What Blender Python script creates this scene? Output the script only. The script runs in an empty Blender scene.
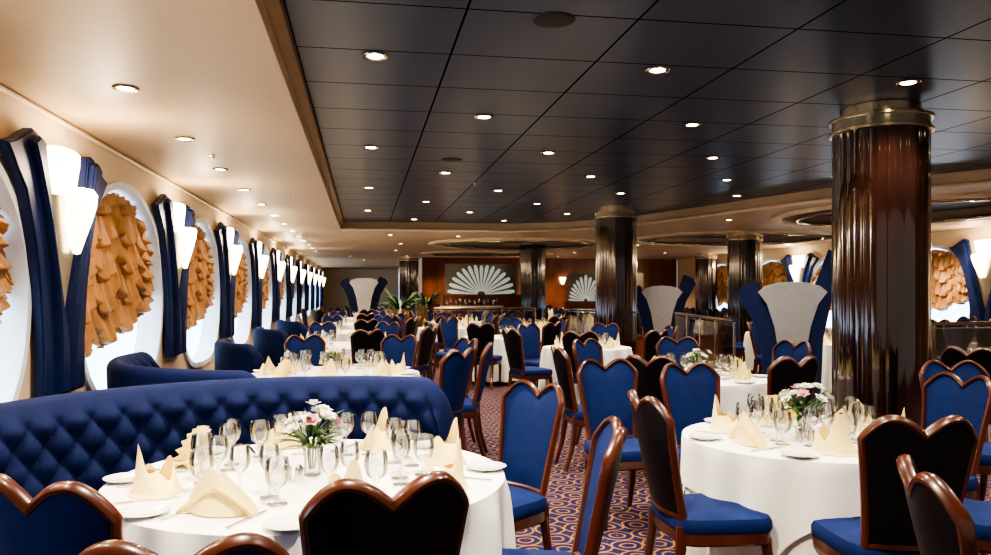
import bpy, bmesh, math, random
from mathutils import Vector, Matrix, noise
random.seed(7)
pi=math.pi
S=bpy.context.scene
COL=S.collection

# ------------------------------------------------------------------ materials
def nt(name):
    m=bpy.data.materials.new(name); m.use_nodes=True
    t=m.node_tree; b=t.nodes['Principled BSDF']; return m,t,b
def mat(name,c,rough=.5,metal=0,coat=0,var=.12,scale=12,bump=0,bscale=200,sheen=0,stretch=None,emit=0,ecol=None,c2=None,spec=.5,alpha=None):
    m,t,b=nt(name)
    tc=t.nodes.new('ShaderNodeTexCoord'); mp=t.nodes.new('ShaderNodeMapping')
    t.links.new(tc.outputs['Object'],mp.inputs['Vector'])
    if stretch: mp.inputs['Scale'].default_value=stretch
    n=t.nodes.new('ShaderNodeTexNoise'); n.inputs['Scale'].default_value=scale; n.inputs['Detail'].default_value=4
    t.links.new(mp.outputs[0],n.inputs['Vector'])
    r=t.nodes.new('ShaderNodeValToRGB')
    a=c2 if c2 else tuple(x*(1-var*2) for x in c)
    r.color_ramp.elements[0].position=.3; r.color_ramp.elements[1].position=.7
    r.color_ramp.elements[0].color=(*a,1); r.color_ramp.elements[1].color=(*c,1)
    t.links.new(n.outputs['Fac'],r.inputs[0]); t.links.new(r.outputs[0],b.inputs['Base Color'])
    b.inputs['Roughness'].default_value=rough; b.inputs['Metallic'].default_value=metal
    b.inputs['Coat Weight'].default_value=coat; b.inputs['Coat Roughness'].default_value=.06
    b.inputs['Specular IOR Level'].default_value=spec
    if sheen: b.inputs['Sheen Weight'].default_value=sheen
    if bump:
        n2=t.nodes.new('ShaderNodeTexNoise'); n2.inputs['Scale'].default_value=bscale
        t.links.new(mp.outputs[0],n2.inputs['Vector'])
        bp=t.nodes.new('ShaderNodeBump'); bp.inputs['Strength'].default_value=bump; bp.inputs['Distance'].default_value=.01
        t.links.new(n2.outputs['Fac'],bp.inputs['Height']); t.links.new(bp.outputs[0],b.inputs['Normal'])
    if emit:
        b.inputs['Emission Color'].default_value=(*(ecol or c),1); b.inputs['Emission Strength'].default_value=emit
    return m
M={}
M['blue']=mat('blue_fabric',(.009,.025,.125),.75,bump=.15,var=.15,spec=.2)
M['navy']=mat('navy_velvet',(.006,.015,.080),.8,bump=.15,spec=.2)
M['wing']=mat('navy_wing',(.008,.022,.105),.5,bump=.05,spec=.4)
M['rear']=mat('dark_upholstery',(.006,.004,.007),.5,bump=.1,spec=.3)
M['wood']=mat('mahogany',(.10,.024,.010),.32,coat=.4,scale=8,stretch=(1,1,.15),c2=(.035,.008,.004))
M['colw']=mat('column_veneer',(.036,.012,.007),.12,coat=1,scale=5,stretch=(1,1,.12),c2=(.010,.003,.002),bump=.02,bscale=30)
M['wallwood']=mat('wall_veneer',(.22,.065,.022),.3,coat=.5,scale=3,stretch=(1,1,.2),c2=(.09,.024,.010))
M['brass']=mat('brass',(.66,.56,.40),.22,metal=1)
M['silver']=mat('silver_metal',(.72,.73,.76),.38,metal=.85,var=.04)
M['steel']=mat('polished_steel',(.8,.8,.8),.15,metal=1)
M['gold']=mat('champagne_metal',(.78,.69,.53),.36,metal=.9,var=.05)
M['cloth']=mat('white_linen',(.88,.86,.81),.85,var=.02,bump=.1,bscale=400)
M['ivory']=mat('ivory_napkin',(.92,.76,.34),.8,var=.03,bump=.1,bscale=400)
M['china']=mat('white_china',(.88,.88,.87),.12,var=.01,coat=.5)
M['cream']=mat('cream_paint',(.70,.57,.41),.6,var=.03)
M['ceilb']=mat('beige_ceiling',(.50,.38,.25),.5,var=.03)
M['tan']=mat('tan_trim',(.22,.13,.065),.5,var=.06)
M['white']=mat('white_reveal',(.74,.81,.90),.6,var=.03)
M['pane']=mat('daylight_sheer',(.75,.86,1),.9,var=.04,scale=2,emit=2.3,ecol=(.55,.77,1))
M['curtain']=mat('copper_silk',(.56,.31,.13),.38,sheen=.2,var=.2,scale=3,c2=(.30,.14,.055))
M['lampglass']=mat('lit_glass',(1,.93,.8),.3,var=.02,emit=3.2,ecol=(1,.82,.56))
M['lens']=mat('lit_lens',(1,.85,.6),.3,var=.02,emit=16,ecol=(1,.76,.45))
M['leaf']=mat('leaf_green',(.04,.13,.025),.5,var=.3)
M['petal']=mat('white_petal',(.9,.87,.80),.6,var=.05)
M['pink']=mat('pink_petal',(.82,.42,.48),.6,var=.1)
M['black']=mat('black_plastic',(.015,.015,.018),.5)
M['etched']=mat('etched_glass_self_lit',(.66,.72,.66),.35,var=.05,emit=.15,ecol=(.8,.9,.85))  # faint pale glow put into the fan glass itself, no lamp behind it
M['panelback']=mat('bronze_mirror',(.32,.30,.24),.2,metal=.5,var=.1)
M['terracotta']=mat('brass_planter',(.35,.22,.10),.4,metal=.6)
m=bpy.data.materials.new('clear_glass'); m.use_nodes=True; t=m.node_tree; t.nodes.clear()
o=t.nodes.new('ShaderNodeOutputMaterial'); mx=t.nodes.new('ShaderNodeMixShader'); tr=t.nodes.new('ShaderNodeBsdfTransparent'); gl=t.nodes.new('ShaderNodeBsdfGlossy')
lw=t.nodes.new('ShaderNodeLayerWeight'); lw.inputs['Blend'].default_value=.35
tr.inputs['Color'].default_value=(.97,.975,.98,1); gl.inputs['Roughness'].default_value=.03; gl.inputs['Color'].default_value=(1,1,1,1)
ma=t.nodes.new('ShaderNodeMath'); ma.operation='MULTIPLY_ADD'; ma.inputs[1].default_value=.8; ma.inputs[2].default_value=.07
t.links.new(lw.outputs['Fresnel'],ma.inputs[0]); t.links.new(ma.outputs[0],mx.inputs[0]); t.links.new(tr.outputs[0],mx.inputs[1]); t.links.new(gl.outputs[0],mx.inputs[2]); t.links.new(mx.outputs[0],o.inputs[0])
M['glass']=m
m,t,b=nt('dark_ceiling_panels')
tc=t.nodes.new('ShaderNodeTexCoord'); mp=t.nodes.new('ShaderNodeMapping'); mp.inputs['Location'].default_value=(.41,-.1,0)
br=t.nodes.new('ShaderNodeTexBrick'); br.offset=0; br.inputs['Scale'].default_value=1; br.inputs['Brick Width'].default_value=.95; br.inputs['Row Height'].default_value=.8
br.inputs['Mortar Size'].default_value=.007; br.inputs['Mortar Smooth'].default_value=0
br.inputs['Color1'].default_value=(.032,.046,.084,1); br.inputs['Color2'].default_value=(.026,.038,.070,1); br.inputs['Mortar'].default_value=(.003,.003,.004,1)
t.links.new(tc.outputs['Object'],mp.inputs[0]); t.links.new(mp.outputs[0],br.inputs['Vector']); t.links.new(br.outputs['Color'],b.inputs['Base Color'])
mr=t.nodes.new('ShaderNodeMapRange'); mr.inputs['To Min'].default_value=.30; mr.inputs['To Max'].default_value=.9
t.links.new(br.outputs['Fac'],mr.inputs['Value']); t.links.new(mr.outputs[0],b.inputs['Roughness'])
mr2=t.nodes.new('ShaderNodeMapRange'); mr2.inputs['To Min'].default_value=.6; mr2.inputs['To Max'].default_value=0
t.links.new(br.outputs['Fac'],mr2.inputs['Value']); t.links.new(mr2.outputs[0],b.inputs['Specular IOR Level'])
b.inputs['Specular Tint'].default_value=(.75,.86,1,1)
M['ceild']=m
m,t,b=nt('patterned_carpet')
tc=t.nodes.new('ShaderNodeTexCoord'); vo=t.nodes.new('ShaderNodeTexVoronoi'); vo.inputs['Scale'].default_value=5.2; vo.inputs['Randomness'].default_value=0
mu=t.nodes.new('ShaderNodeMath'); mu.operation='MULTIPLY'; mu.inputs[1].default_value=24
si=t.nodes.new('ShaderNodeMath'); si.operation='SINE'
mr=t.nodes.new('ShaderNodeMapRange'); mr.inputs['From Min'].default_value=-1
cr=t.nodes.new('ShaderNodeValToRGB'); e=cr.color_ramp.elements
e[0].position=0; e[0].color=(.014,.022,.11,1); e[1].position=1; e[1].color=(.38,.22,.09,1)
x=e.new(.40); x.color=(.03,.03,.10,1); x=e.new(.55); x.color=(.075,.028,.045,1); x=e.new(.84); x.color=(.10,.038,.035,1); x=e.new(.92); x.color=(.38,.22,.09,1)
wv=t.nodes.new('ShaderNodeTexNoise'); wv.inputs['Scale'].default_value=9
n=t.nodes.new('ShaderNodeTexNoise'); n.inputs['Scale'].default_value=180
mxc=t.nodes.new('ShaderNodeMix'); mxc.data_type='RGBA'; mxc.blend_type='MULTIPLY'; mxc.inputs[0].default_value=.5
ad=t.nodes.new('ShaderNodeMath'); ad.operation='MULTIPLY_ADD'; ad.inputs[1].default_value=5
t.links.new(tc.outputs['Object'],vo.inputs['Vector']); t.links.new(tc.outputs['Object'],n.inputs['Vector']); t.links.new(tc.outputs['Object'],wv.inputs['Vector'])
t.links.new(vo.outputs['Distance'],mu.inputs[0]); t.links.new(wv.outputs['Fac'],ad.inputs[0]); t.links.new(mu.outputs[0],ad.inputs[2]); t.links.new(ad.outputs[0],si.inputs[0]); t.links.new(si.outputs[0],mr.inputs['Value']); t.links.new(mr.outputs[0],cr.inputs[0])
t.links.new(cr.outputs[0],mxc.inputs[6]); t.links.new(n.outputs['Color'],mxc.inputs[7]); t.links.new(mxc.outputs[2],b.inputs['Base Color'])
b.inputs['Roughness'].default_value=.95; b.inputs['Specular IOR Level'].default_value=.1
M['carpet']=m

# ------------------------------------------------------------------ mesh helpers
def fin(bm,name,mk,smooth=40):
    bmesh.ops.recalc_face_normals(bm,faces=bm.faces)
    me=bpy.data.meshes.new(name); bm.to_mesh(me); bm.free()
    for k in (mk if isinstance(mk,(list,tuple)) else [mk]): me.materials.append(M[k])
    if smooth:
        me.shade_smooth()
        me.set_sharp_from_angle(angle=math.radians(smooth))
    return me
def lathe(prof,n=24,bm=None,off=(0,0,0),ripple=None,sx=1):
    bm=bm or bmesh.new(); rings=[]
    for (r,z) in prof:
        if r<1e-5: rings.append([bm.verts.new((off[0],off[1],z+off[2]))])
        else:
            ring=[]
            for i in range(n):
                a=2*pi*i/n; rr=r*(ripple(a,z) if ripple else 1)
                ring.append(bm.verts.new((off[0]+sx*rr*math.cos(a),off[1]+rr*math.sin(a),z+off[2])))
            rings.append(ring)
    for A,B in zip(rings,rings[1:]):
        for i in range(n):
            j=(i+1)%n
            if len(A)==1 and len(B)==1: continue
            if len(A)==1: bm.faces.new((A[0],B[i],B[j]))
            elif len(B)==1: bm.faces.new((A[i],A[j],B[0]))
            else: bm.faces.new((A[i],A[j],B[j],B[i]))
    return bm
def sweep(path,rad,n=8,bm=None,closed=False,sq=False):
    bm=bm or bmesh.new(); P=[Vector(p) for p in path]; N=len(P)
    if not isinstance(rad,list): rad=[rad]*N
    rings=[]; ref=None
    for i,p in enumerate(P):
        if closed: tg=(P[(i+1)%N]-P[i-1])
        else: tg=P[min(i+1,N-1)]-P[max(i-1,0)]
        tg.normalize()
        if ref is None: ref=Vector((0,1,0)) if abs(tg.y)<.8 else Vector((1,0,0))
        a=(ref-tg*ref.dot(tg)).normalized(); ref=a; b_=tg.cross(a)
        r=rad[i]; rx,ry=(r if isinstance(r,tuple) else (r,r))
        ring=[]
        for k in range(n):
            t_=2*pi*(k+.5)/n; c,s=math.cos(t_),math.sin(t_)
            if sq: q=max(abs(c),abs(s)); c/=q**.8; s/=q**.8
            ring.append(bm.verts.new(p+a*c*rx+b_*s*ry))
        rings.append(ring)
    prs=list(zip(rings,rings[1:]))+([(rings[-1],rings[0])] if closed else [])
    for A,B in prs:
        for k in range(n): bm.faces.new((A[k],A[(k+1)%n],B[(k+1)%n],B[k]))
    if not closed: bm.faces.new(rings[0]); bm.faces.new(rings[-1])
    return bm
def merge(bm,bm2):
    me=bpy.data.meshes.new('t'); bm2.to_mesh(me); bm2.free(); bm.from_mesh(me); bpy.data.meshes.remove(me); return bm
def box(a,b,bm=None,bev=0):
    bm2=bmesh.new(); bmesh.ops.create_cube(bm2,size=1)
    for v in bm2.verts: v.co=Vector([(a[i]+b[i])/2+v.co[i]*(b[i]-a[i]) for i in range(3)])
    if bev: bmesh.ops.bevel(bm2,geom=bm2.edges[:],offset=bev,segments=2,affect='EDGES')
    return bm2 if bm is None else merge(bm,bm2)
def poly(pts,f,thick,bm=None,bev=0):
    bm2=bmesh.new()
    A=[bm2.verts.new(f(s,z,0)) for s,z in pts]; B=[bm2.verts.new(f(s,z,thick)) for s,z in pts]
    fa=bm2.faces.new(A); fb=bm2.faces.new(B[::-1]); n=len(pts)
    for i in range(n): bm2.faces.new((A[i],A[(i+1)%n],B[(i+1)%n],B[i]))
    bmesh.ops.recalc_face_normals(bm2,faces=bm2.faces)
    if bev: bmesh.ops.bevel(bm2,geom=list(set(fb.edges)),offset=bev,segments=2,affect='EDGES')
    return bm2 if bm is None else merge(bm,bm2)
def grid(fn,nu,nv,bm=None,closeu=False):
    bm=bm or bmesh.new()
    V=[[bm.verts.new(fn(i/nu,j/nv)) for j in range(nv+1)] for i in range(nu+(0 if closeu else 1))]
    L=len(V)
    for i in range(nu):
        for j in range(nv): bm.faces.new((V[i][j],V[(i+1)%L][j],V[(i+1)%L][j+1],V[i][j+1]))
    return bm

# ------------------------------------------------------------------ object helpers
def ob(name,me,loc=(0,0,0),rz=0,parent=None,sc=1,label=None,cat=None,group=None,kind=None,rot=None):
    o=bpy.data.objects.new(name,me); COL.objects.link(o)
    o.location=loc; o.rotation_euler=rot or (0,0,rz); o.scale=(sc,sc,sc) if not isinstance(sc,tuple) else sc
    if parent: o.parent=parent
    if label: o['label']=label
    if cat: o['category']=cat
    if group: o['group']=group
    if kind: o['kind']=kind
    return o
def struct(name,me,label,cat,**k): return ob(name,me,label=label,cat=cat,kind='structure',**k)
def inst(proto,name,loc,rz=0,sc=1,label=None,cat=None,group=None,rot=None):
    root=ob(name,None,loc,rz,sc=sc,label=label,cat=cat,group=group,rot=rot); root.empty_display_size=.05
    L=[]
    for (n,me,l,r,pidx) in proto:
        L.append(ob(n,me,l,r,parent=(root if pidx is None else L[pidx])))
    return root

# ------------------------------------------------------------------ chair
def top(s):
    a=abs(s)
    if a<.55: return .955+.065*math.sin(pi/2*a/.55)
    return 1.02-.085*((a-.55)/.45)**2
def W(z): return .162+.05*max(0,min(1,(z-.48)/.45))**1.3
def by(x,z): return -.215-.13*(z-.46)/.55+.045*(x/.2)**2
def chair_meshes(rearkey):
    pts=[]
    for z in [.44,.5,.58,.66,.74,.82,.88]: pts.append((-W(z),z))
    for i in range(-24,25):
        s=i/24; pts.append((s*W(.93),top(s)))
    for z in [.88,.82,.74,.66,.58,.5,.44]: pts.append((W(z),z))
    path=[(x,by(x,z),z) for x,z in pts]
    bm=sweep(path,[(.020,.014)]*len(path),8,sq=True)
    xs=[(-.162+.324*i/8) for i in range(9)]
    sweep([(x,by(x,.5),.5) for x in xs],(.02,.018),6,bm)
    frame=fin(bm,'back_frame','wood')
    def slab(y0,y1,puff,key,name,inset):
        bm=bmesh.new()
        def f(off,pf):
            def g(u,v):
                s=(u*2-1); z0=.51
                zt=top(s)-inset
                z=z0+v*(zt-z0); x=s*(W(z if z<.93 else .93)-inset)
                p=pf*(1-s**4)*(1-(2*v-1)**4)
                return (x,by(x,z)+off+p,z)
            return g
        grid(f(y0,0),16,8,bm); grid(f(y1,puff),16,8,bm)
        return fin(bm,name,key)
    cushion=slab(-.002,.006,.022,'blue','back_cushion',.008)
    rear=slab(-.004,-.014,-.006,rearkey,'back_panel',.008)
    def so(u,k):
        a=2*pi*u; c,s=math.cos(a),math.sin(a); e=.35
        x=.235*k*abs(c)**e*(1 if c>0 else -1); y=.225*k*abs(s)**e*(1 if s>0 else -1)
        x*=1+.10*(y/.225)
        return x,y
    prof=[(0.0,.43),(.97,.43),(1,.445),(1.0,.475),(.96,.495),(.8,.505),(.5,.512),(.0,.515)]
    bm=grid(lambda u,v:(lambda k,z:(*so(u,k),z))(*prof[round(v*7)]),32,7,closeu=True)
    bmesh.ops.remove_doubles(bm,verts=bm.verts,dist=.0005)
    seat=fin(bm,'seat','blue')
    prof2=[(0,.375),(.93,.375),(.97,.385),(.97,.43),(0,.43)]
    bm=grid(lambda u,v:(lambda k,z:(*so(u,k),z))(*prof2[round(v*4)]),32,4,closeu=True)
    bmesh.ops.remove_doubles(bm,verts=bm.verts,dist=.0005)
    apron=fin(bm,'seat_rail','wood')
    fl=fin(sweep([(0,0,.40),(.004,.01,.3),(0,.012,.15),(0,.006,.0)],[.024,.021,.017,.014],8,sq=True),'leg','wood')
    bl=fin(sweep([(0,0,.46),(0,-.0,.36),(0,-.03,.18),(0,-.085,0)],[.021,.023,.019,.016],8,sq=True),'leg','wood')
    return dict(frame=frame,cushion=cushion,rear=rear,seat=seat,apron=apron,fl=fl,bl=bl)
def chair_proto(rk):
    c=chair_meshes(rk)
    return [('seat',c['seat'],(0,0,0),0,None),('seat_rail',c['apron'],(0,0,0),0,0),('backrest',c['frame'],(0,0,0),0,None),
      ('back_cushion',c['cushion'],(0,0,0),0,2),('back_panel',c['rear'],(0,0,0),0,2),
      ('leg',c['fl'],(-.2,.185,0),0,None),('leg',c['fl'],(.2,.185,0),0,None),('leg',c['bl'],(-.165,-.205,0),0,None),('leg',c['bl'],(.165,-.205,0),0,None)]
CH={'dark':chair_proto('rear'),'blue':chair_proto('blue')}
def joined(proto,name):
    bm=bmesh.new(); mats=[]
    for (n,me,l,r,p) in proto:
        st=len(bm.faces); bm.from_mesh(me)
        bm.faces.ensure_lookup_table(); bm.verts.ensure_lookup_table()
        if me.materials[0] not in mats: mats.append(me.materials[0])
        mi=mats.index(me.materials[0]); vs=set()
        for f in bm.faces[st:]:
            f.material_index=mi
            for v in f.verts: vs.add(v)
        for v in vs: v.co+=Vector(l)
    me=bpy.data.meshes.new(name); bm.to_mesh(me); bm.free()
    for m_ in mats: me.materials.append(m_)
    me.shade_smooth(); me.set_sharp_from_angle(angle=.7)
    return me
CHJ=joined(CH['dark'],'dining_chair')
LABC={'dark':'mahogany dining chair, blue seat, dark heart-topped back','blue':'mahogany dining chair upholstered in blue, heart-topped back'}
placed=[]; OBST=[]
def chair_at(x,y,ang,k='dark',far=False,label=None):
    for (a,b_) in placed:
        if (a-x)**2+(b_-y)**2<(.62 if far else .47)**2: return
    for (a,b_,r_) in OBST:
        if (a-x)**2+(b_-y)**2<(r_+.32)**2: return
    placed.append((x,y))
    if far: return ob('dining_chair',CHJ,(x,y,0),ang-pi/2,label=label or LABC['dark'],cat='chair',group='dining chairs around the tables')
    return inst(CH[k],'dining_chair',(x,y,0),ang-pi/2,label=label or LABC[k],cat='chair',group='dining chairs around the tables')
def chair_back(px,py,tx,ty,k='dark',label=None):
    a=math.atan2(ty-py,tx-px)
    chair_at(px+.33*math.cos(a),py+.33*math.sin(a),a,k,label=label)

# ------------------------------------------------------------------ table ware
G={}
G['wine_glass']=fin(lathe([(0,.002),(.034,.002),(.034,.005),(.012,.010),(.0045,.02),(.004,.085),(.010,.097),(.028,.112),(.037,.138),(.037,.160),(.031,.195),(.030,.195),(.035,.158),(.035,.138),(.026,.115),(0,.102)],20),'wine_glass','glass')
G['water_goblet']=fin(lathe([(0,.002),(.036,.002),(.036,.006),(.014,.012),(.006,.02),(.006,.05),(.014,.06),(.036,.078),(.044,.11),(.044,.13),(.038,.165),(.037,.165),(.042,.13),(.042,.11),(.034,.081),(0,.065)],20),'water_goblet','glass')
G['plate']=fin(lathe([(0,.0),(.05,.0),(.055,.004),(.085,.012),(.088,.015),(.083,.015),(.055,.007),(0,.006)],32),'bread_plate','china')
G['shaker']=fin(lathe([(0,0),(.02,0),(.021,.01),(.016,.03),(.018,.05),(.013,.062),(.006,.07),(0,.072)],16),'salt_shaker','steel')
def flat(pts,name):
    return fin(poly(pts,lambda s,z,d:(s,z,.001+d),.0025),name,'steel',20)
G['knife']=flat([(-.006,-.11),(.006,-.11),(.007,-.02),(.010,0),(.010,.07),(.005,.105),(-.002,.11),(-.006,0),(-.007,-.02)],'table_knife')
fk=[(-.006,-.10),(.006,-.10),(.003,.02),(.012,.035),(.013,.09),(.010,.09),(.009,.05),(.006,.05),(.006,.09),(.002,.09),(.002,.05),(-.002,.05),(-.002,.09),(-.006,.09),(-.006,.05),(-.009,.05),(-.010,.09),(-.013,.09),(-.012,.035),(-.003,.02)]
G['fork']=flat(fk,'table_fork')
def nap_crown():
    bm=bmesh.new()
    def layer(R,h0,h1,ph,wob):
        def g(u,v):
            a=2*pi*u
            pk=max(0,math.cos(a-ph))**1.5
            h=h0+h1*pk
            r=R*(1-.62*v**.8)*(1+wob*math.sin(4*a+1)*(1-v*.5))
            x=r*math.cos(a); y=r*.75*math.sin(a)
            x+= .35*R*v*math.cos(ph); y+=.35*R*v*math.sin(ph)*.8
            return (x,y,.001+h*v**.9)
        return g
    grid(layer(.095,.07,.10,pi/2,.10),28,8,bm,True)
    grid(layer(.108,.035,.075,-pi/2+.5,.07),28,6,bm,True)
    grid(layer(.112,.02,.06,.2,.05),28,5,bm,True)
    return fin(bm,'folded_napkin','ivory',60)
def nap_fan():
    bm=bmesh.new(); N=22
    def g(u,v):
        a=math.radians(8+164*u); r=.015+.135*v
        y=.014*(1 if (round(u*N)%2) else -1)*v
        z=r*math.sin(a)+.012; x=r*math.cos(a)
        return (x,y+.35*z*-1+.03,z*.93)
    grid(g,N,5,bm)
    grid(lambda u,v:(-.09+.18*u,-.02+.075*v+.005*math.sin(u*20),.002+.022*math.sin(pi*v)),12,5,bm)
    return fin(bm,'folded_napkin','ivory',25)
def nap_tri():
    bm=bmesh.new()
    for k,(h,w,dy) in enumerate([(.15,.11,0),(.125,.125,-.018),(.09,.13,.03)]):
        def g(u,v,h=h,w=w,dy=dy,k=k):
            s=2*u-1; ww=w*(1-v**1.4)
            x=s*ww+(.02*v if k==0 else -.015*v)
            y=dy+.05*(1-s*s)*(1-v)*(1 if k!=2 else -1)+ (.02*v)
            return (x,y,.002+h*v)
        grid(g,12,8,bm)
    return fin(bm,'folded_napkin','ivory',60)
NAP=[nap_crown(),nap_fan(),nap_tri()]
vase_me=fin(lathe([(0,.0),(.03,.0),(.032,.01),(.028,.05),(.036,.11),(.034,.11),(.026,.05),(.028,.012),(0,.01)],20),'vase','glass')
def petals(key):
    bm=bmesh.new()
    for L,n,tilt in ((.030,6,.35),(.022,5,.9)):
        for i in range(n):
            a=2*pi*i/n+tilt
            def g(u,v,a=a,L=L,tilt=tilt):
                w=.011*math.sin(pi*min(.97,.12+v*.85)); r=L*v*math.cos(tilt); z=L*v*math.sin(tilt)+.3*w*(2*u-1)**2
                t_=(2*u-1)*w
                return (r*math.cos(a)-t_*math.sin(a),r*math.sin(a)+t_*math.cos(a),z)
            grid(g,4,5,bm)
    return fin(bm,'blossom',key,80)
PET=[petals('petal'),petals('pink')]
def foliage():
    bm=bmesh.new(); rnd=random.Random(3)
    for i in range(16):
        a=rnd.random()*2*pi; R=.03+.09*rnd.random(); H=.13+.11*rnd.random()
        sweep([(0.01*math.cos(a),0.01*math.sin(a),.02),(.3*R*math.cos(a),.3*R*math.sin(a),.10),(R*math.cos(a),R*math.sin(a),H)],.0018,5,bm)
    for i in range(34):
        a=rnd.random()*2*pi; b0=.09+.06*rnd.random(); L=.06+.09*rnd.random(); up=.2+.9*rnd.random()
        def g(u,v):
            w=.013*math.sin(pi*min(.98,.05+v*.93)); r=.015+L*v; z=b0+L*v*up-.04*v*v
            t_=(2*u-1)*w
            return (r*math.cos(a)-t_*math.sin(a),r*math.sin(a)+t_*math.cos(a),z+.3*abs(t_))
        grid(g,2,5,bm)
    return fin(bm,'foliage','leaf',80)
fol_me=foliage()
def flowers(x,y,z,sc=1,n=12,seed=0):
    root=ob('flower_vase',None,(x,y,z),seed,sc=sc,label='small glass vase of white and pink flowers on the table',cat='flowers',group='table flower arrangements'); root.empty_display_size=.05
    ob('vase',vase_me,parent=root); ob('foliage',fol_me,parent=root)
    rnd=random.Random(seed+5)
    for i in range(n):
        a=2*pi*i*.381+rnd.random()*.5; R=.10*math.sqrt((i+.5)/n); H=.24-.6*R+rnd.uniform(-.025,.025)
        o=ob('blossom',PET[0 if rnd.random()<.85 else 1],(R*math.cos(a),R*math.sin(a),H),parent=root,sc=1.15)
        o.rotation_euler=(0,R*7,a)
# ------------------------------------------------------------------ tables
def cloth_mesh(r,seed,square=False,floorz=.06):
    rnd=random.Random(seed); ph=rnd.random()*6; k=int(13*r/.6)
    bm=bmesh.new(); rows=14; n=144
    def hang(a,S_): return S_/max(abs(math.cos(a)),abs(math.sin(a)))-r
    def skirt(topz,lenf,amp,off):
        def g(u,v):
            a=2*pi*u; L=lenf(a)
            if v==0: return (0,0,topz)
            if v<=1/rows*1.01: q=.93; return (q*r*math.cos(a),q*r*math.sin(a),topz)
            w=(v-1/rows)/(1-1/rows)
            if w<=1/(rows-1)*1.01: return ((r+off)*math.cos(a),(r+off)*math.sin(a),topz-.004)
            f=(w-1/(rows-1))/(1-1/(rows-1))
            am=amp*f**.6*L/.6
            fold=.5+.5*math.sin(k*a+ph+1.3*math.sin(3*a+ph))
            fold=fold**.7
            rr=r+off+.006+am*(fold-.5)
            return (rr*math.cos(a),rr*math.sin(a),topz-.01-(L-.01)*f)
        return g
    if square:
        grid(skirt(.744,lambda a:.744-floorz,.07,-.014),n,rows,bm,True)
        grid(skirt(.75,lambda a:min(.66,hang(a+seed*.4+.5,r+.19)*1.25),.085,.016),n,rows,bm,True)
    else: grid(skirt(.75,lambda a:.75-floorz,.12,0),n,rows,bm,True)
    bmesh.ops.remove_doubles(bm,verts=bm.verts,dist=.0002)
    return fin(bm,'tablecloth','cloth',60)
def table_mesh(r):
    bm=lathe([(0,.70),(r-.05,.70),(r-.04,.71),(r-.04,.733),(0,.735)],48)
    return fin(bm,'dining_table','wood')
ped_me=fin(lathe([(0,0),(.28,0),(.28,.02),(.1,.05),(.05,.1),(.05,.62),(.12,.70),(0,.70)],24),'pedestal','wood')
CM={}
def table(cx,cy,r,n,detail,a0=0,seed=0,square=False):
    key=(round(r,2),square,seed%3)
    if key not in CM: CM[key]=(cloth_mesh(r,seed%3+1,square),table_mesh(r))
    t_=ob('dining_table',CM[key][1],(cx,cy,0),label='round pedestal dining table under a long white cloth',cat='table',group='round dining tables')
    ob('pedestal',ped_me,parent=t_)
    ob('tablecloth',CM[key][0],(cx,cy,0),label='floor-length white linen cloth draped over a round table',cat='tablecloth',group='white tablecloths')
    z=.7515; rnd=random.Random(seed*11+1)
    def put(name,me,rr,a,tang,rz,lab,cat,grp,zz=0,s=1):
        c,s_=math.cos(a),math.sin(a)
        x=cx+rr*c-tang*s_; y=cy+rr*s_+tang*c
        ob(name,me,(x,y,z+zz),rz,label=lab,cat=cat,group=grp,sc=s)
    for i in range(n):
        a=a0+2*pi*i/n
        kind=(i*2+seed)%3 if detail else 2*(i%2)
        if detail==2 and kind==1 and i%2==0: kind=0
        put('folded_napkin',NAP[kind],r-.2,a+rnd.uniform(-.03,.03),0,a-pi/2+rnd.uniform(-.4,.4),['ivory napkin folded into a peaked crown','ivory napkin folded into a pleated fan','ivory napkin folded into a layered triangle'][kind],'napkin','folded napkins on the tables',s=1.1)
        g=[('wine_glass',.15,-.07),('wine_glass',.20,.02),('water_goblet',.13,.10)] if detail==2 else ([('wine_glass',.14,-.08),('wine_glass',.18,.0),('water_goblet',.13,.08)] if detail==1 else [('water_goblet',.15,.05),('wine_glass',.17,-.05)])
        for (gn,dr,tg) in g:
            put(gn,G[gn],r-.22-dr*(1 if r>.7 else .75),a,tg+ (.03 if r>.7 else 0),0,{'wine_glass':'clear stemmed wine glass on the tablecloth','water_goblet':'clear short-stemmed water goblet on the tablecloth'}[gn],'glass','table glasses')
        if detail>=1:
            put('bread_plate',G['plate'],r-.11,a,-.23 if r>.7 else -.21,0,'small white china bread plate','plate','bread plates')
        if detail==2:
            put('table_knife',G['knife'],r-.17,a,.135,a+pi/2,'polished silver table knife beside a napkin','knife','table knives')
            put('table_fork',G['fork'],r-.17,a,-.125,a+pi/2,'polished silver table fork beside a napkin','fork','table forks') if r>.7 else None
    if detail: flowers(cx,cy,z,1.15 if detail==2 else 1.05,14 if detail==2 else 7,seed)
    if detail==2:
        ob('salt_shaker',G['shaker'],(cx-.09,cy-.10,z),label='small polished silver salt shaker',cat='shaker',group='silver shakers')
        ob('pepper_shaker',G['shaker'],(cx-.04,cy-.13,z),label='small polished silver pepper shaker',cat='shaker',group='silver shakers')
def ring_chairs(cx,cy,r,angs,far=False,k='dark'):
    for a in angs:
        a=math.radians(a); D=r+.31
        chair_at(cx+D*math.cos(a),cy+D*math.sin(a),a+pi,k,far)

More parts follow.
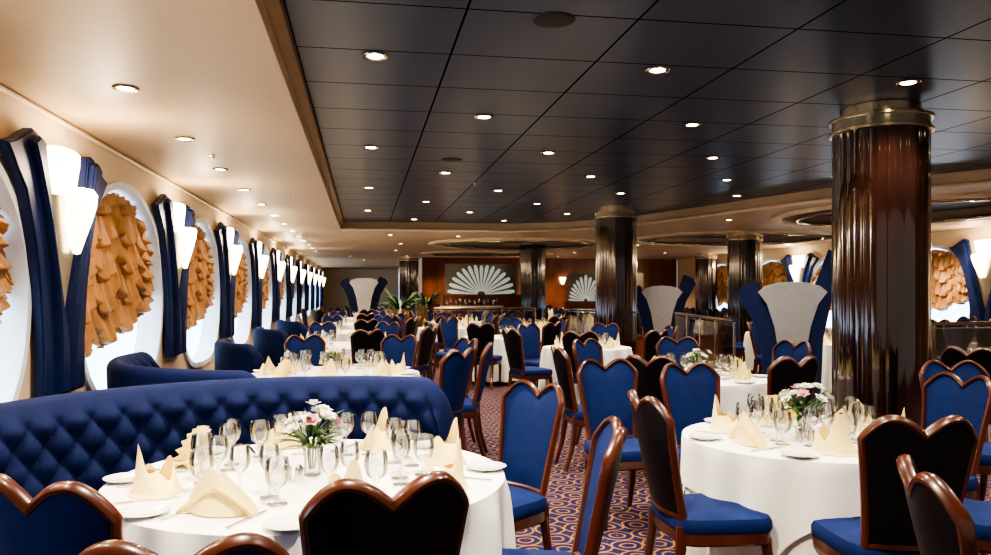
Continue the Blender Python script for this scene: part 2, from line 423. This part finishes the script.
T1=(-.21,3.28)
OBST+=[(4.15,5.75,.4),(4.38,13.2,.4),(4.55,20.9,.4),(8.2,15.9,.4),(11.5,25,.4),(1.6,28.5,.4),(.95,21.0,.75),(8.5,11.9,.7),(1.9,24.3,.7),(4.95,8.45,.5),(5.55,14,.5),(0,24.9,.6),(3.35,22.3,.6),(4.5,17.0,.3),(4.8,16,.3),(5.5,15.5,.3),(6.2,15.5,.3),(2.6,21.5,.4),(3.3,21.5,.4)]
for i in range(9): OBST.append((1.6+.4*i,18.05,.1)); OBST.append((4.65+.11*i,9.3+.5*i,.15))
for i in range(13): OBST.append((5.7+.5*i,8.30,.1))
chair_back(-.82,2.12,*T1,k='blue',label='blue upholstered mahogany chair at the large round table')
chair_back(.07,2.00,*T1,k='dark')
chair_back(-.35,1.56,-.44,3.3,k='blue')
chair_back(.90,2.70,-.3,2.95,k='dark')
chair_back(.90,3.97,*T1,k='blue')
R1=(2.25,3.72)
chair_back(1.26,3.44,2.3,3.45,k='dark')
chair_back(2.10,4.88,2.3,3.6,k='blue')
chair_back(2.09,2.64,2.3,3.7,k='dark')
chair_back(1.48,1.90,2.4,1.5,k='dark')
chair_back(3.38,3.95,2.2,3.72,k='dark')
chair_back(2.99,2.90,2.25,3.72,k='blue')
chair_back(3.96,4.75,3.5,3.2,k='blue')
chair_back(1.66,5.25,1.75,3.8,k='dark')
table(*T1,.79,8,2,a0=.3,seed=1)
table(*R1,.60,6,2,a0=.35,seed=2,square=True)
table(-.27,7.35,.78,8,1,seed=3)
ring_chairs(-.27,7.35,.8,[-42,-12,22,62,105],k='blue')
table(2.9,6.5,.62,6,1,seed=4,square=True,a0=.2)
ring_chairs(2.9,6.5,.64,[180,230,125,75,20,-80],k='dark')
table(3.0,10.3,.6,6,0,seed=5); ring_chairs(3.0,10.3,.6,[200,250,300,0,60,120])
table(6.1,6.6,.62,6,1,seed=6,a0=.3); ring_chairs(6.1,6.6,.62,[160,215,270,100,40])
far=[(-.3,11.3,.75,0),(-.3,15.1,.75,1),(-.3,18.9,.75,2),(-.4,22.9,.75,3),(2.2,12.9,.58,4),(1.7,16.4,.6,5),(3.5,16.0,.6,6),(2.4,19.6,.6,7),(6.9,10.6,.6,8),(9.3,9.8,.6,9),(7.6,13.4,.6,10),(10.3,13.2,.6,11),(7.6,18.7,.6,12),(10,18,.6,13),(6.2,21.2,.6,14),(.6,26.9,.6,15),(8.8,21.9,.6,16),(5.0,25,.6,17),(4.9,18.9,.55,18),(11,21.5,.6,19),(6.9,27,.6,20)]
for (x,y,r,s) in far:
    table(x,y,r,6,0,seed=s,a0=s)
    ring_chairs(x,y,r,([-75,-30,15,60,105] if (x<0 and y<20) else [s*17+j*60 for j in range(6)]),far=True)

# ------------------------------------------------------------------ banquettes
def banquette(cx,cy,R,a0,a1,label,height=1.0,seatd=.48):
    root=ob('curved_banquette',None,(cx,cy,0),label=label,cat='sofa',group='curved banquettes'); root.empty_display_size=.05
    prof=[]
    for i in range(33): prof.append((0,.40+(height-.48)*i/32,1))
    for i in range(1,8):
        t_=pi*i/8; prof.append((.075-.075*math.cos(t_),height-.08+.08*math.sin(t_),0))
    prof.append((.15,height-.08,0)); prof.append((.15,.04,0)); prof.append((.04,.04,0))
    Np=len(prof); bm=bmesh.new()
    L=(a1-a0)*R; rings=[]
    n=int(L/.014)
    for i in range(n+1):
        f=i/n; a=a0+(a1-a0)*f; dist=min(f,1-f)*L; k=1 if dist>.18 else math.sqrt(max(0,1-(1-dist/.18)**2))
        ring=[]
        for (dr,z,tu) in prof:
            zz=z if z<.45 else .45+(z-.45)*(.45+.55*k)
            d=0
            if tu:
                p=(f*L)/.17; q=(z-.40)/.19
                d=.046*(abs(math.sin(pi*(p+q))*math.sin(pi*(p-q))))**.5*min(1,(height-.06-z)/.06)
                d+= .01
            r=R+dr-d + (.06*(z-.4) if z>.4 else 0)
            ring.append(bm.verts.new((r*math.cos(a),r*math.sin(a),zz)))
        rings.append(ring)
    for X,Y in zip(rings,rings[1:]):
        for j in range(Np): bm.faces.new((X[j],X[(j+1)%Np],Y[(j+1)%Np],Y[j]))
    bm.faces.new(rings[0]); bm.faces.new(rings[-1])
    ob('backrest',fin(bm,'backrest','navy',50),parent=root)
    def arc(prof,name,key,m=70):
        bm=bmesh.new(); rg=[]
        for i in range(m+1):
            a=a0+(a1-a0)*i/m
            rg.append([bm.verts.new(((R+dr)*math.cos(a),(R+dr)*math.sin(a),z)) for dr,z in prof])
        for X,Y in zip(rg,rg[1:]):
            for j in range(len(prof)): bm.faces.new((X[j],X[(j+1)%len(prof)],Y[(j+1)%len(prof)],Y[j]))
        bm.faces.new(rg[0]); bm.faces.new(rg[-1])
        ob(name,fin(bm,name,key,50),parent=root)
    arc([(0,.32),(-seatd+.02,.32),(-seatd,.34),(-seatd,.43),(-seatd+.03,.46),(-.2,.47),(-.03,.46),(0,.44)],'seat','navy')
    arc([(.03,0.04),(-seatd+.08,.04),(-seatd+.06,.315),(.03,.315)],'base','wallwood')
    arc([(.12,0.0),(-seatd+.1,.0),(-seatd+.1,.038),(.12,.038)],'plinth','black')
banquette(-.27,3.3,1.34,math.radians(58),math.radians(208),'curved navy banquette with deep button-tufted back')
banquette(-.45,7.4,1.55,math.radians(160),math.radians(262),'curved navy banquette with plain rounded outer back',height=.94)
for y in (11.3,15.1,18.9): banquette(-.4,y,1.45,math.radians(165),math.radians(235),'curved navy banquette beside the window wall',height=.85)

# ------------------------------------------------------------------ room shell
XW=-2.3; ZL=2.83; ZD=3.0; XR=12.5
def plate(outer,holes,ext,key,name):
    cu=bpy.data.curves.new(name,'CURVE'); cu.dimensions='2D'; cu.fill_mode='BOTH'; cu.extrude=ext
    for pts in [outer]+holes:
        sp=cu.splines.new('POLY'); sp.points.add(len(pts)-1)
        for i,p in enumerate(pts): sp.points[i].co=(p[0],p[1],0,1)
        sp.use_cyclic_u=True
    o=bpy.data.objects.new('t',cu); COL.objects.link(o)
    dg=bpy.context.evaluated_depsgraph_get(); dg.update()
    me=bpy.data.meshes.new_from_object(o.evaluated_get(dg))
    bpy.data.objects.remove(o); me.name=name; me.materials.clear(); me.materials.append(M[key]); return me
struct('floor',fin(box((-2.5,-2,-.05),(13,46,0)),'floor','carpet',0),'navy and rust patterned carpet with scalloped rings','floor')
struct('ceiling',fin(box((-2.5,-2,ZD),(13,46,ZD+.05)),'ceiling','ceild',0),'dark glossy panelled ceiling with fine joints','ceiling')
def ell(cx,cy,a,b_,n=48): return [(cx+a*math.cos(2*pi*i/n),cy+b_*math.sin(2*pi*i/n)) for i in range(n)]
hole=[(-.49,-1.9),(-.49,16.8),(3.2,16.8),(4.3,16.2),(5.2,14.9),(5.8,13),(6.3,11.2),(6.9,9.3),(7.8,7.8),(9.4,6.6),(11.2,6.1),(12.95,6.0),(12.95,-1.9)]
ELL=[(8.9,11.6,1.9,2.5),(9.0,18.0,2.4,2.4),(4.2,21.0,2.4,2.2),(4.2,26.6,2.2,1.8)]
me=plate([(-2.45,-1.99),(12.99,-1.99),(12.99,45.9),(-2.45,45.9)],[hole]+[ell(*e_) for e_ in ELL],(ZD-ZL)/2-.001,'ceilb','trim_ceiling')
struct('trim_1',me,'lower cream ceiling surround with curved and oval recesses','ceiling soffit',loc=(0,0,(ZD+ZL)/2-.001))
struct('trim_2',fin(box((-.488,-1.9,2.93),(-.41,16.79,2.997)),'t','tan',0),'tan stepped moulding along the recessed ceiling','trim')
k=4
for e_ in ELL:
    pts=[(x,y,ZL-.01) for x,y in ell(*e_,64)]
    struct('trim_%d'%k,fin(sweep(pts,(.10,.05),8,closed=True),'ring','cream'),'oval cream ceiling ring moulding','ceiling ring'); k+=1
    pts=[(x,y,ZL-.04) for x,y in ell(e_[0],e_[1],e_[2]-.35,e_[3]-.35,64)]
    struct('trim_%d'%k,fin(sweep(pts,(.03,.03),8,closed=True),'ring','brass'),'inner oval brass ceiling ring','ceiling ring'); k+=1
pts=[(x,y,ZL) for x,y in hole[1:12]]
struct('trim_%d'%k,fin(sweep(pts,(.05,.03),8),'edge','cream'),'cream edge moulding of the recessed ceiling','trim'); k+=1
F0,FS=6.3,3.6
FY=[F0+FS*i for i in range(-1,11)]
WY=[F0+FS*(i-.5) for i in range(-1,12)]
HW=1.36
def arch(cy,g=0,z0=.45,z1=2.55):
    hw=HW-g; z0=z0+g; z1=z1-g; pts=[]; zc=1.45
    for i in range(33):
        a=pi*i/32; pts.append((cy+hw*math.cos(a),zc+(z1-zc)*math.sin(a)**.85))
    for i in range(1,16):
        a=pi+pi*i/16; pts.append((cy+hw*(1 if math.cos(a)>0 else -1)*abs(math.cos(a))**.6,zc+(zc-z0)*math.sin(a)))
    return pts
WM=Matrix(((0,0,1,0),(1,0,0,0),(0,1,0,0),(0,0,0,1)))
me=plate([(-1.99,0),(45.9,0),(45.9,ZL),(-1.99,ZL)],[arch(c) for c in WY if c<44],.13,'cream','wall_left'); me.transform(WM)
struct('wall_left',me,'cream wall with a row of oval arched windows','wall',loc=(XW-.13,0,0))
def reveal():
    bm=bmesh.new(); o=arch(0,-.005); i_=arch(0,.06)
    n=len(o)
    rings=[[ (0.03,p) for p in o],[(.03,p) for p in i_],[(-.26,p) for p in i_],[(-.26,p) for p in o]]
    V=[[bm.verts.new((d,p[0],p[1])) for d,p in r] for r in rings]
    for k_ in range(4):
        A_,B_=V[k_],V[(k_+1)%4]
        for j in range(n): bm.faces.new((A_[j],A_[(j+1)%n],B_[(j+1)%n],B_[j]))
    return fin(bm,'window','white',50)
rev_me=reveal()
pane_me=fin(poly(arch(0,.062),lambda s,z,d:(-.22-d,s,z),.01),'window_pane','pane',0)
def curtain():
    bm=bmesh.new(); hw=HW-.085
    def g(u,v):
        y=-hw+2*hw*u
        zt=1.45+1.0*max(0,1-(y/(hw+.01))**2)**.42
        ph=2*pi*u*15+1.4*noise.noise(Vector((u*6,v*1.5,2)))
        zb=1.02+.42*u**2-.10*abs(math.sin(pi*u*4))
        zb=min(zb,zt-.04)
        # soft festooned tiers hanging from vertical gathers
        swag=abs(math.sin(pi*u*4))
        w=v*4.6-.55*swag+.35*noise.noise(Vector((u*5,v*2,0)))+1
        fr=w%1.0
        bell=(fr**1.2)*(1-max(0,(fr-.88)/.12)**2*.85)
        x=-.11+.085*bell*(.5+.5*swag)+(.016+.022*fr)*math.sin(ph)+.008*math.sin(2.7*ph+w)
        z=zt+(zb-zt)*v-.012*fr*math.cos(ph)
        return (x,y+.012*math.cos(ph)+.03*math.sin(v*5+u*6)*(v),z)
    grid(g,240,120,bm)
    return fin(bm,'draped_curtain','curtain',80)
cur_me=curtain()
for i,c in enumerate(WY):
    if c>44: continue
    w=struct('window_%d'%(i+1),rev_me,'oval arched white window frame glowing with daylight','window',loc=(XW,c,0))
    ob('window_pane',pane_me,parent=w)
    if i<9: ob('draped_curtain',cur_me,(XW,c,0),label='gathered copper silk festoon curtain in arched window',cat='curtain',group='festooned window curtains')
struct('baseboard_left',fin(box((XW+.001,-1.9,0),(XW+.02,45.8,.12)),'b','wallwood',0),'dark wood baseboard','baseboard')
struct('trim_%d'%k,fin(sweep([(XW+.02,-1.9,ZL-.03),(XW+.02,45.8,ZL-.03)],(.02,.02),8),'c','cream'),'cream cornice along the window wall','trim'); k+=1
WYR=[12.2+3.45*i for i in range(5)]
me=plate([(-1.99,0),(29.9,0),(29.9,ZL),(-1.99,ZL)],[arch(c) for c in WYR],.13,'cream','wall_right'); me.transform(WM)
struct('wall_right',me,'cream wall with oval arched windows','wall',loc=(XR+.13,0,0))
for i,c in enumerate(WYR):
    w=struct('window_%d'%(i+20),rev_me,'oval arched white window frame glowing with daylight','window',loc=(XR,c,0),rz=pi)
    ob('window_pane',pane_me,parent=w)
    ob('draped_curtain',cur_me,(XR,c,0),pi,label='gathered copper silk festoon curtain in arched window',cat='curtain',group='festooned window curtains')
def panelwall(x0,x1,y):
    bm=box((x0,y,0),(x1,y+.1,ZL))
    x=x0
    while x<x1-.3:
        box((x+.04,y-.02,.15),(min(x+.96,x1)-.04,y+.01,1.3),bm,.01); box((x+.04,y-.02,1.36),(min(x+.96,x1)-.04,y+.01,2.6),bm,.01); x+=1
    return fin(bm,'w','wallwood',30)
struct('wall_back',panelwall(2.2,12.5,29.95),'panelled mahogany wall','wall')
struct('wall_end',fin(box((-2.45,45.8,0),(2.3,45.9,ZL)),'w','cream',0),'cream end wall of the long window aisle','wall')
struct('wall_side',fin(box((2.2,30.06,0),(2.3,45.79,ZL)),'w','cream',0),'cream side wall of the far aisle','wall')

# ------------------------------------------------------------------ winged sconces
WING=[(.0,.74),(.40,.74),(.40,1.15),(.45,1.5),(.55,1.85),(.70,2.18),(.98,2.45),(.84,2.49),(.72,2.55),(.58,2.61),(.47,2.58),(.40,2.3),(.29,1.9),(.16,1.5),(.05,1.15),(.0,.9)]
WING2=[(.02,.76),(.20,.76),(.21,1.2),(.28,1.6),(.41,2.0),(.58,2.35),(.68,2.50),(.58,2.56),(.50,2.53),(.43,2.27),(.32,1.88),(.19,1.48),(.07,1.14)]
def wing(sg):
    bm=poly([(s*sg,z) for s,z in WING],lambda s,z,d:(d,s,z),.07,bev=.015)
    poly([(s*sg,z) for s,z in WING2],lambda s,z,d:(.07+d,s,z),.05,bm,bev=.015)
    return fin(bm,'wing','wing',35)
wl,wr=wing(-1),wing(1)
cone_me=fin(lathe([(0,1.15),(.02,1.16),(.12,1.55),(.24,1.95),(.33,2.2),(.31,2.2),(.0,2.0)],32,off=(.02,0,0),sx=.38),'metal_cone','gold')
def rip(a,z): return 1+.13*math.cos(9*a)*min(1,max(0,(z-1.80)/.3))
bm=lathe([(0,1.78),(.04,1.79),(.09,1.90),(.15,2.04),(.19,2.16),(.20,2.24),(.17,2.27),(.14,2.20),(0,2.12)],90,off=(.14,0,0),ripple=rip,sx=.6)
sh1=fin(bm,'lamp_shade','lampglass')
bm=lathe([(0,2.18),(.13,2.18),(.19,2.30),(.24,2.46),(.25,2.54),(.22,2.56),(0,2.50)],90,None,off=(.05,0,0),ripple=lambda a,z:1+.05*math.cos(16*a),sx=.3)
sh2=fin(bm,'glass_backplate','lampglass')
SC=[('wing',wl,(0,0,0),0,None),('wing',wr,(0,0,0),0,None),('metal_cone',cone_me,(0,0,0),0,None),('lamp_shade',sh1,(0,0,0),0,None),('glass_backplate',sh2,(0,0,0),0,None)]
def plight(loc,e,c=(1,.78,.52),r=.08,parent=None):
    l=bpy.data.lights.new('lamp_light','POINT'); l.energy=e; l.color=c; l.shadow_soft_size=r
    o=bpy.data.objects.new('lamp_light',l); COL.objects.link(o); o.location=loc
    if parent: o.parent=parent
    return o
for i,y in enumerate(FY):
    r_=inst(SC,'winged_wall_sconce',(XW+.032,y,0),0,label='tall navy winged wall sconce with glowing glass shade',cat='wall lamp',group='winged wall sconces')
    if i<7: plight((.36,0,2.4),20,parent=r_)
for i,y in enumerate([13.95+3.45*j for j in range(4)]):
    r_=inst(SC,'winged_wall_sconce',(XR-.032,y,0),pi,label='tall navy winged wall sconce with glowing glass shade',cat='wall lamp',group='winged wall sconces')
    plight((.36,0,2.4),20,parent=r_)
bs=fin(lathe([(0,-.15),(.05,-.14),(.10,0),(.13,.13),(.11,.13),(0,.0)],24,off=(0,0,0)),'lamp_shade','lampglass')
bb=fin(box((-.03,-.0,-.2),(.03,.12,-.05),bev=.005),'bracket','brass')
for x in (3.2,5.7,7.7,10.7):
    r_=ob('small_wall_lamp',bb,(x,29.80,1.95),label='small glowing glass wall lamp on mahogany panelling',cat='wall lamp',group='small wall lamps')
    ob('lamp_shade',bs,parent=r_)

# ------------------------------------------------------------------ columns
def column_meshes():
    R=.365; NF=15; n=NF*12
    bm=bmesh.new(); rg=[]
    for z in (0.12,2.78):
        ring=[]
        for i in range(n):
            a=2*pi*i/n; r=R-.009*(1-abs(math.sin(NF*a/2))**.6)
            ring.append(bm.verts.new((r*math.cos(a),r*math.sin(a),z)))
        rg.append(ring)
    for i in range(n): bm.faces.new((rg[0][i],rg[0][(i+1)%n],rg[1][(i+1)%n],rg[1][i]))
    bm.faces.new(rg[0]); bm.faces.new(rg[1])
    sh=fin(bm,'shaft','colw',50)
    cap=fin(lathe([(0,2.78),(.38,2.78),(.39,2.785),(.39,2.805),(.38,2.81),(0,2.81)],64),'capital_band','brass')
    neck=fin(lathe([(0,2.81),(.365,2.81),(.365,2.88),(0,2.88)],64),'capital_glass','panelback')
    cap2=fin(lathe([(0,2.88),(.385,2.88),(.39,2.885),(.39,2.905),(.38,2.91),(.30,2.915),(.30,2.995),(0,2.995)],64),'capital_band','brass')
    base=fin(lathe([(0,0),(.40,0),(.40,.10),(.385,.12),(0,.12)],64),'base_band','brass')
    return [('shaft',sh,(0,0,0),0,None),('capital_band',cap,(0,0,0),0,None),('capital_glass',neck,(0,0,0),0,None),('capital_band',cap2,(0,0,0),0,None),('base_band',base,(0,0,0),0,None)]
CP=column_meshes()
for (x,y) in [(4.15,5.75),(4.38,13.2),(4.55,20.9)]:
    inst(CP,'column',(x,y,0),label='glossy fluted mahogany column with brass bands',cat='column',group='mahogany columns')
for (x,y) in [(8.2,15.9),(11.5,25),(1.6,28.5)]:
    inst(CP,'column',(x,y,0),sc=(1,1,ZL/ZD-.002),label='glossy fluted mahogany column with brass bands',cat='column',group='mahogany columns')

# ------------------------------------------------------------------ downlights
dl_ring=fin(lathe([(.052,0),(.078,0),(.085,-.006),(.078,-.014),(.055,-.010),(.050,0)],28),'downlight','brass')
dl_lens=fin(lathe([(0,-.004),(.052,-.004),(.048,-.010),(0,-.012)],24),'lamp_lens','lens')
def downlight(x,y,z,e,warm=(1,.84,.62),ang=2.3):
    r_=ob('recessed_downlight',dl_ring,(x,y,z),label='small round brass recessed ceiling downlight',cat='ceiling light',group='recessed downlights')
    ob('lamp_lens',dl_lens,parent=r_)
    if e:
        l=bpy.data.lights.new('beam','SPOT'); l.energy=e; l.color=warm; l.spot_size=ang; l.spot_blend=.7; l.shadow_soft_size=.05
        o=bpy.data.objects.new('beam',l); COL.objects.link(o); o.location=(0,0,-.03); o.parent=r_
def inhole(x,y):
    c=False; n=len(hole); j=n-1
    for i in range(n):
        if (hole[i][1]>y)!=(hole[j][1]>y) and x<(hole[j][0]-hole[i][0])*(y-hole[i][1])/(hole[j][1]-hole[i][1])+hole[i][0]: c=not c
        j=i
    return c
for j in range(-2,8):
    y=5.0+1.58*j
    for i in range(-1,5):
        x=.07+1.88*i+(.94 if j%2 else 0)
        if inhole(x-.2,y) and inhole(x+.25,y+.2) and math.hypot(x-4.15,y-5.75)>.55 and math.hypot(x-4.38,y-13.2)>.55:
            e=95 if y<9 else 100
            if abs(x-.07)<.1 and y<6: e=320
            downlight(x,y,ZD,e,(1,.88,.71))
for i in range(-1,14):
    y=3.70+1.70*i; downlight(-1.53,y,ZL,(110 if i==0 else 60) if i<12 else 0,(1,.80,.56))
for (x,y) in [(.6,18.2),(2.2,18.4),(6.1,17.2),(6.6,13.4),(7.2,9.6),(11.5,9),(11.5,14.8),(6.2,22.3),(1,21.5),(1,25),(7,25.5),(10,25),(11.6,20),(7.6,21),(2.6,28.6),(-.5,29),(0,33),(0,38),(7.2,28.5),(11.3,11.8),(4.9,28.9),(10,28.8)]:
    downlight(x,y,ZL,240,(1,.80,.56))
spk=fin(lathe([(0,-.012),(.09,-.012),(.115,-.008),(.12,0),(0,0)],32),'ceiling_speaker','black')
for (x,y) in [(1.03,4.18),(.98,8.8)]:
    ob('ceiling_speaker',spk,(x,y,ZD),label='round black ceiling speaker grille',cat='speaker',group='ceiling speakers')
spr=fin(lathe([(0,-.03),(.02,-.03),(.02,-.02),(.008,-.018),(.008,-.008),(.03,-.005),(.03,0),(0,0)],16),'sprinkler','steel')
for (x,y,z) in [(1.5,10.6,ZD),(-1.45,7.95,ZL),(-1.0,11.2,ZL)]:
    ob('fire_sprinkler',spr,(x,y,z),label='small chrome ceiling fire sprinkler',cat='sprinkler',group='ceiling sprinklers')

# ------------------------------------------------------------------ dividers, balustrades
DW=[(.0,.0),(.30,.0),(.34,.8),(.44,1.2),(.62,1.5),(.56,1.60),(.40,1.66),(.2,1.2),(.06,.5)]
def divider(x,y,rz,label,tall=1.0,sc=1):
    root=ob('winged_divider',None,(x,y,0),rz,label=label,cat='divider',group='winged dividers',sc=sc); root.empty_display_size=.05
    for sg in (-1,1):
        bm=poly([(s*sg,z*(tall if sg>0 else .98)) for s,z in DW],lambda s,z,d:(s,-.04+d,z),.08,bev=.01)
        ob('wing',fin(bm,'wing','wing',35),parent=root)
    pts=[(-.05,.30),(.05,.30),(.14,.75),(.20,1.1),(.28,1.36),(.38,1.50),(.30,1.57),(.16,1.61),(0,1.62),(-.16,1.61),(-.30,1.57),(-.38,1.50),(-.28,1.36),(-.20,1.1),(-.14,.75)]
    bm=poly(pts,lambda s,z,d:(s,-.05-d,z),.05,bev=.01)
    ob('metal_plate',fin(bm,'metal_plate','silver',35),parent=root)
divider(4.95,8.45,math.radians(-25),'navy winged divider with curved brushed silver plate',1.2)
divider(5.55,14.0,math.radians(-25),'navy winged divider with curved brushed silver plate',1.1)
divider(.0,24.9,0,'navy winged divider with curved brushed silver plate',1,1.2)
def balustrade(pts,label):
    root=ob('balustrade',None,(0,0,0),label=label,cat='railing',group='brass balustrades'); root.empty_display_size=.05
    ob('handrail',fin(sweep([(x,y,1.12) for x,y in pts],.026,8),'handrail','brass'),parent=root)
    def strip(prof,name,key):
        bm=bmesh.new(); rg=[]
        for i,(x,y) in enumerate(pts):
            a=Vector(pts[max(0,i-1)]); b_=Vector(pts[min(len(pts)-1,i+1)]); t_=(b_-a).normalized(); nx,ny=-t_.y,t_.x
            rg.append([bm.verts.new((x+nx*d,y+ny*d,z)) for d,z in prof])
        n=len(prof)
        for A_,B_ in zip(rg,rg[1:]):
            for j in range(n): bm.faces.new((A_[j],A_[(j+1)%n],B_[(j+1)%n],B_[j]))
        bm.faces.new(rg[0]); bm.faces.new(rg[-1])
        ob(name,fin(bm,name,key,30),parent=root)
    strip([(-.05,0),(-.05,.54),(-.08,.56),(-.08,.60),(.08,.60),(.08,.56),(.05,.54),(.05,0)],'low_wall','wallwood')
    strip([(-.006,.605),(-.006,1.06),(.006,1.06),(.006,.605)],'glass_panel','glass')
    strip([(-.012,1.06),(-.012,1.075),(.012,1.075),(.012,1.06)],'glass_rail','steel')
    pm=fin(sweep([(0,0,.601),(0,0,1.11)],.016,8),'post','brass')
    for x,y in pts[::2]: ob('post',pm,(x,y,0),parent=root)
def arcpts(cx,cy,r,a0,a1,n): return [(cx+r*math.cos(math.radians(a0+(a1-a0)*i/n)),cy+r*math.sin(math.radians(a0+(a1-a0)*i/n))) for i in range(n+1)]
balustrade([(4.65+.11*i,9.3+.50*i) for i in range(0,9)],'glass balustrade on mahogany kerb with brass handrail')
balustrade([(5.7+.5*i,8.30) for i in range(0,13)],'glass balustrade on mahogany kerb with brass handrail')
balustrade(arcpts(6.0,17.0,1.5,170,290,8),'curved glass balustrade with brass handrail')
balustrade([(1.6+.4*i,18.05) for i in range(0,7)],'long glass balustrade with brass handrail')

# buffet station in front of the shell screen
root=ob('buffet_counter',None,(3.0,21.5,0),label='mahogany buffet counter with cream top and glasses',cat='counter'); root.empty_display_size=.05
bm=box((-.85,-.25,0),(.75,.25,1.08),bev=.01)
for i in range(4): box((-.80+.385*i,-.27,.12),(-.47+.385*i,-.24,.98),bm,.006)
ob('cabinet',fin(bm,'cabinet','wallwood',30),parent=root)
ob('countertop',fin(box((-.90,-.30,1.081),(.80,.30,1.12),bev=.008),'countertop','china',30),parent=root)
for i in range(12):
    gn='wine_glass' if i%2 else 'water_goblet'
    ob(gn,G[gn],(2.25+.13*i,21.4+.14*(i%2),1.121),label='clear glass standing on the buffet counter',cat='glass',group='buffet glasses')

def shell(x,y,w,z0,z1,rz=0):
    root=ob('shell_screen',None,(x,y,0),rz,label='etched glass fan-shaped shell screen on a mahogany stand',cat='screen',group='etched shell screens'); root.empty_display_size=.05
    ob('stand',fin(box((-w/2-.1,0,0),(w/2+.1,.25,z0),bev=.01),'stand','wallwood'),parent=root)
    ob('back_panel',fin(box((-w/2,.16,z0),(w/2,.2,z1)),'back_panel','panelback'),parent=root)
    bm=bmesh.new(); N=15
    for i in range(N):
        a=math.radians(6+168*i/(N-1)); L=(z1-z0)*.95*(1+ (w/2/(z1-z0)-1)*abs(math.cos(a))); wd=.048
        pts=[]
        for (t_,k_) in [(.12,.25),(.5,.7),(.85,1.25),(.97,.9),(1.0,0),(.97,-.9),(.85,-1.25),(.5,-.7),(.12,-.25)]:
            pts.append((L*t_*math.cos(a)-wd*k_*math.sin(a)*L,z0+max(.01,L*t_*math.sin(a)+wd*k_*math.cos(a)*L)))
        poly(pts,lambda s,z,d:(s,.155-.01*(i%2)-d,z),.02,bm)
    ob('glass_fan',fin(bm,'glass_fan','etched',0),parent=root)
shell(3.35,22.2,2.1,1.42,2.32)
shell(9.3,27.5,1.9,1.2,2.2)
shell(7.0,24.0,1.2,1.2,2.1)
def palm(x,y,z,sc):
    root=ob('potted_fern',None,(x,y,z),sc=sc,label='arching green fern in a brass planter',cat='plant',group='potted ferns'); root.empty_display_size=.05
    ob('planter',fin(lathe([(0,0),(.24,0),(.26,.5),(.30,1.0),(.27,1.0),(.24,.9),(0,.9)],24),'planter','terracotta'),parent=root)
    bm=bmesh.new(); rnd=random.Random(4)
    for i in range(60):
        a=rnd.random()*2*pi; L=.35+.40*rnd.random(); up=.5+.8*rnd.random()
        def pt(t_): return Vector((L*t_*math.cos(a),L*t_*math.sin(a),.92+up*t_*.75-.75*t_*t_*L))
        def g(u,v):
            p=pt(v); w=.035*math.sin(pi*min(.98,.06+v*.92))*(1+.3*math.sin(v*60)); t_=(2*u-1)*w
            return (p.x-t_*math.sin(a),p.y+t_*math.cos(a),p.z-.4*abs(t_))
        grid(g,2,16,bm)
    ob('fronds',fin(bm,'fronds','leaf',80),parent=root)
palm(.95,21.0,0,1.05); palm(8.5,11.9,0,1.0); palm(1.9,24.3,0,1.1)

# ------------------------------------------------------------------ camera, world
th=math.atan(131.5/780)
cam=bpy.data.cameras.new('camera'); co=bpy.data.objects.new('camera',cam); COL.objects.link(co)
co.location=(0,0,1.5); co.rotation_euler=(pi/2,0,-th)
cam.sensor_width=36; cam.lens=36*780/991; cam.shift_y=14.5/991; cam.clip_start=.05; cam.clip_end=200
S.camera=co
w=bpy.data.worlds.new('world'); S.world=w; w.use_nodes=True
bg=w.node_tree.nodes['Background']; bg.inputs[0].default_value=(1,.92,.83,1); bg.inputs[1].default_value=.34
S.view_settings.view_transform='AgX'
try: S.view_settings.look='AgX - High Contrast'
except Exception: pass
S.view_settings.exposure=.78
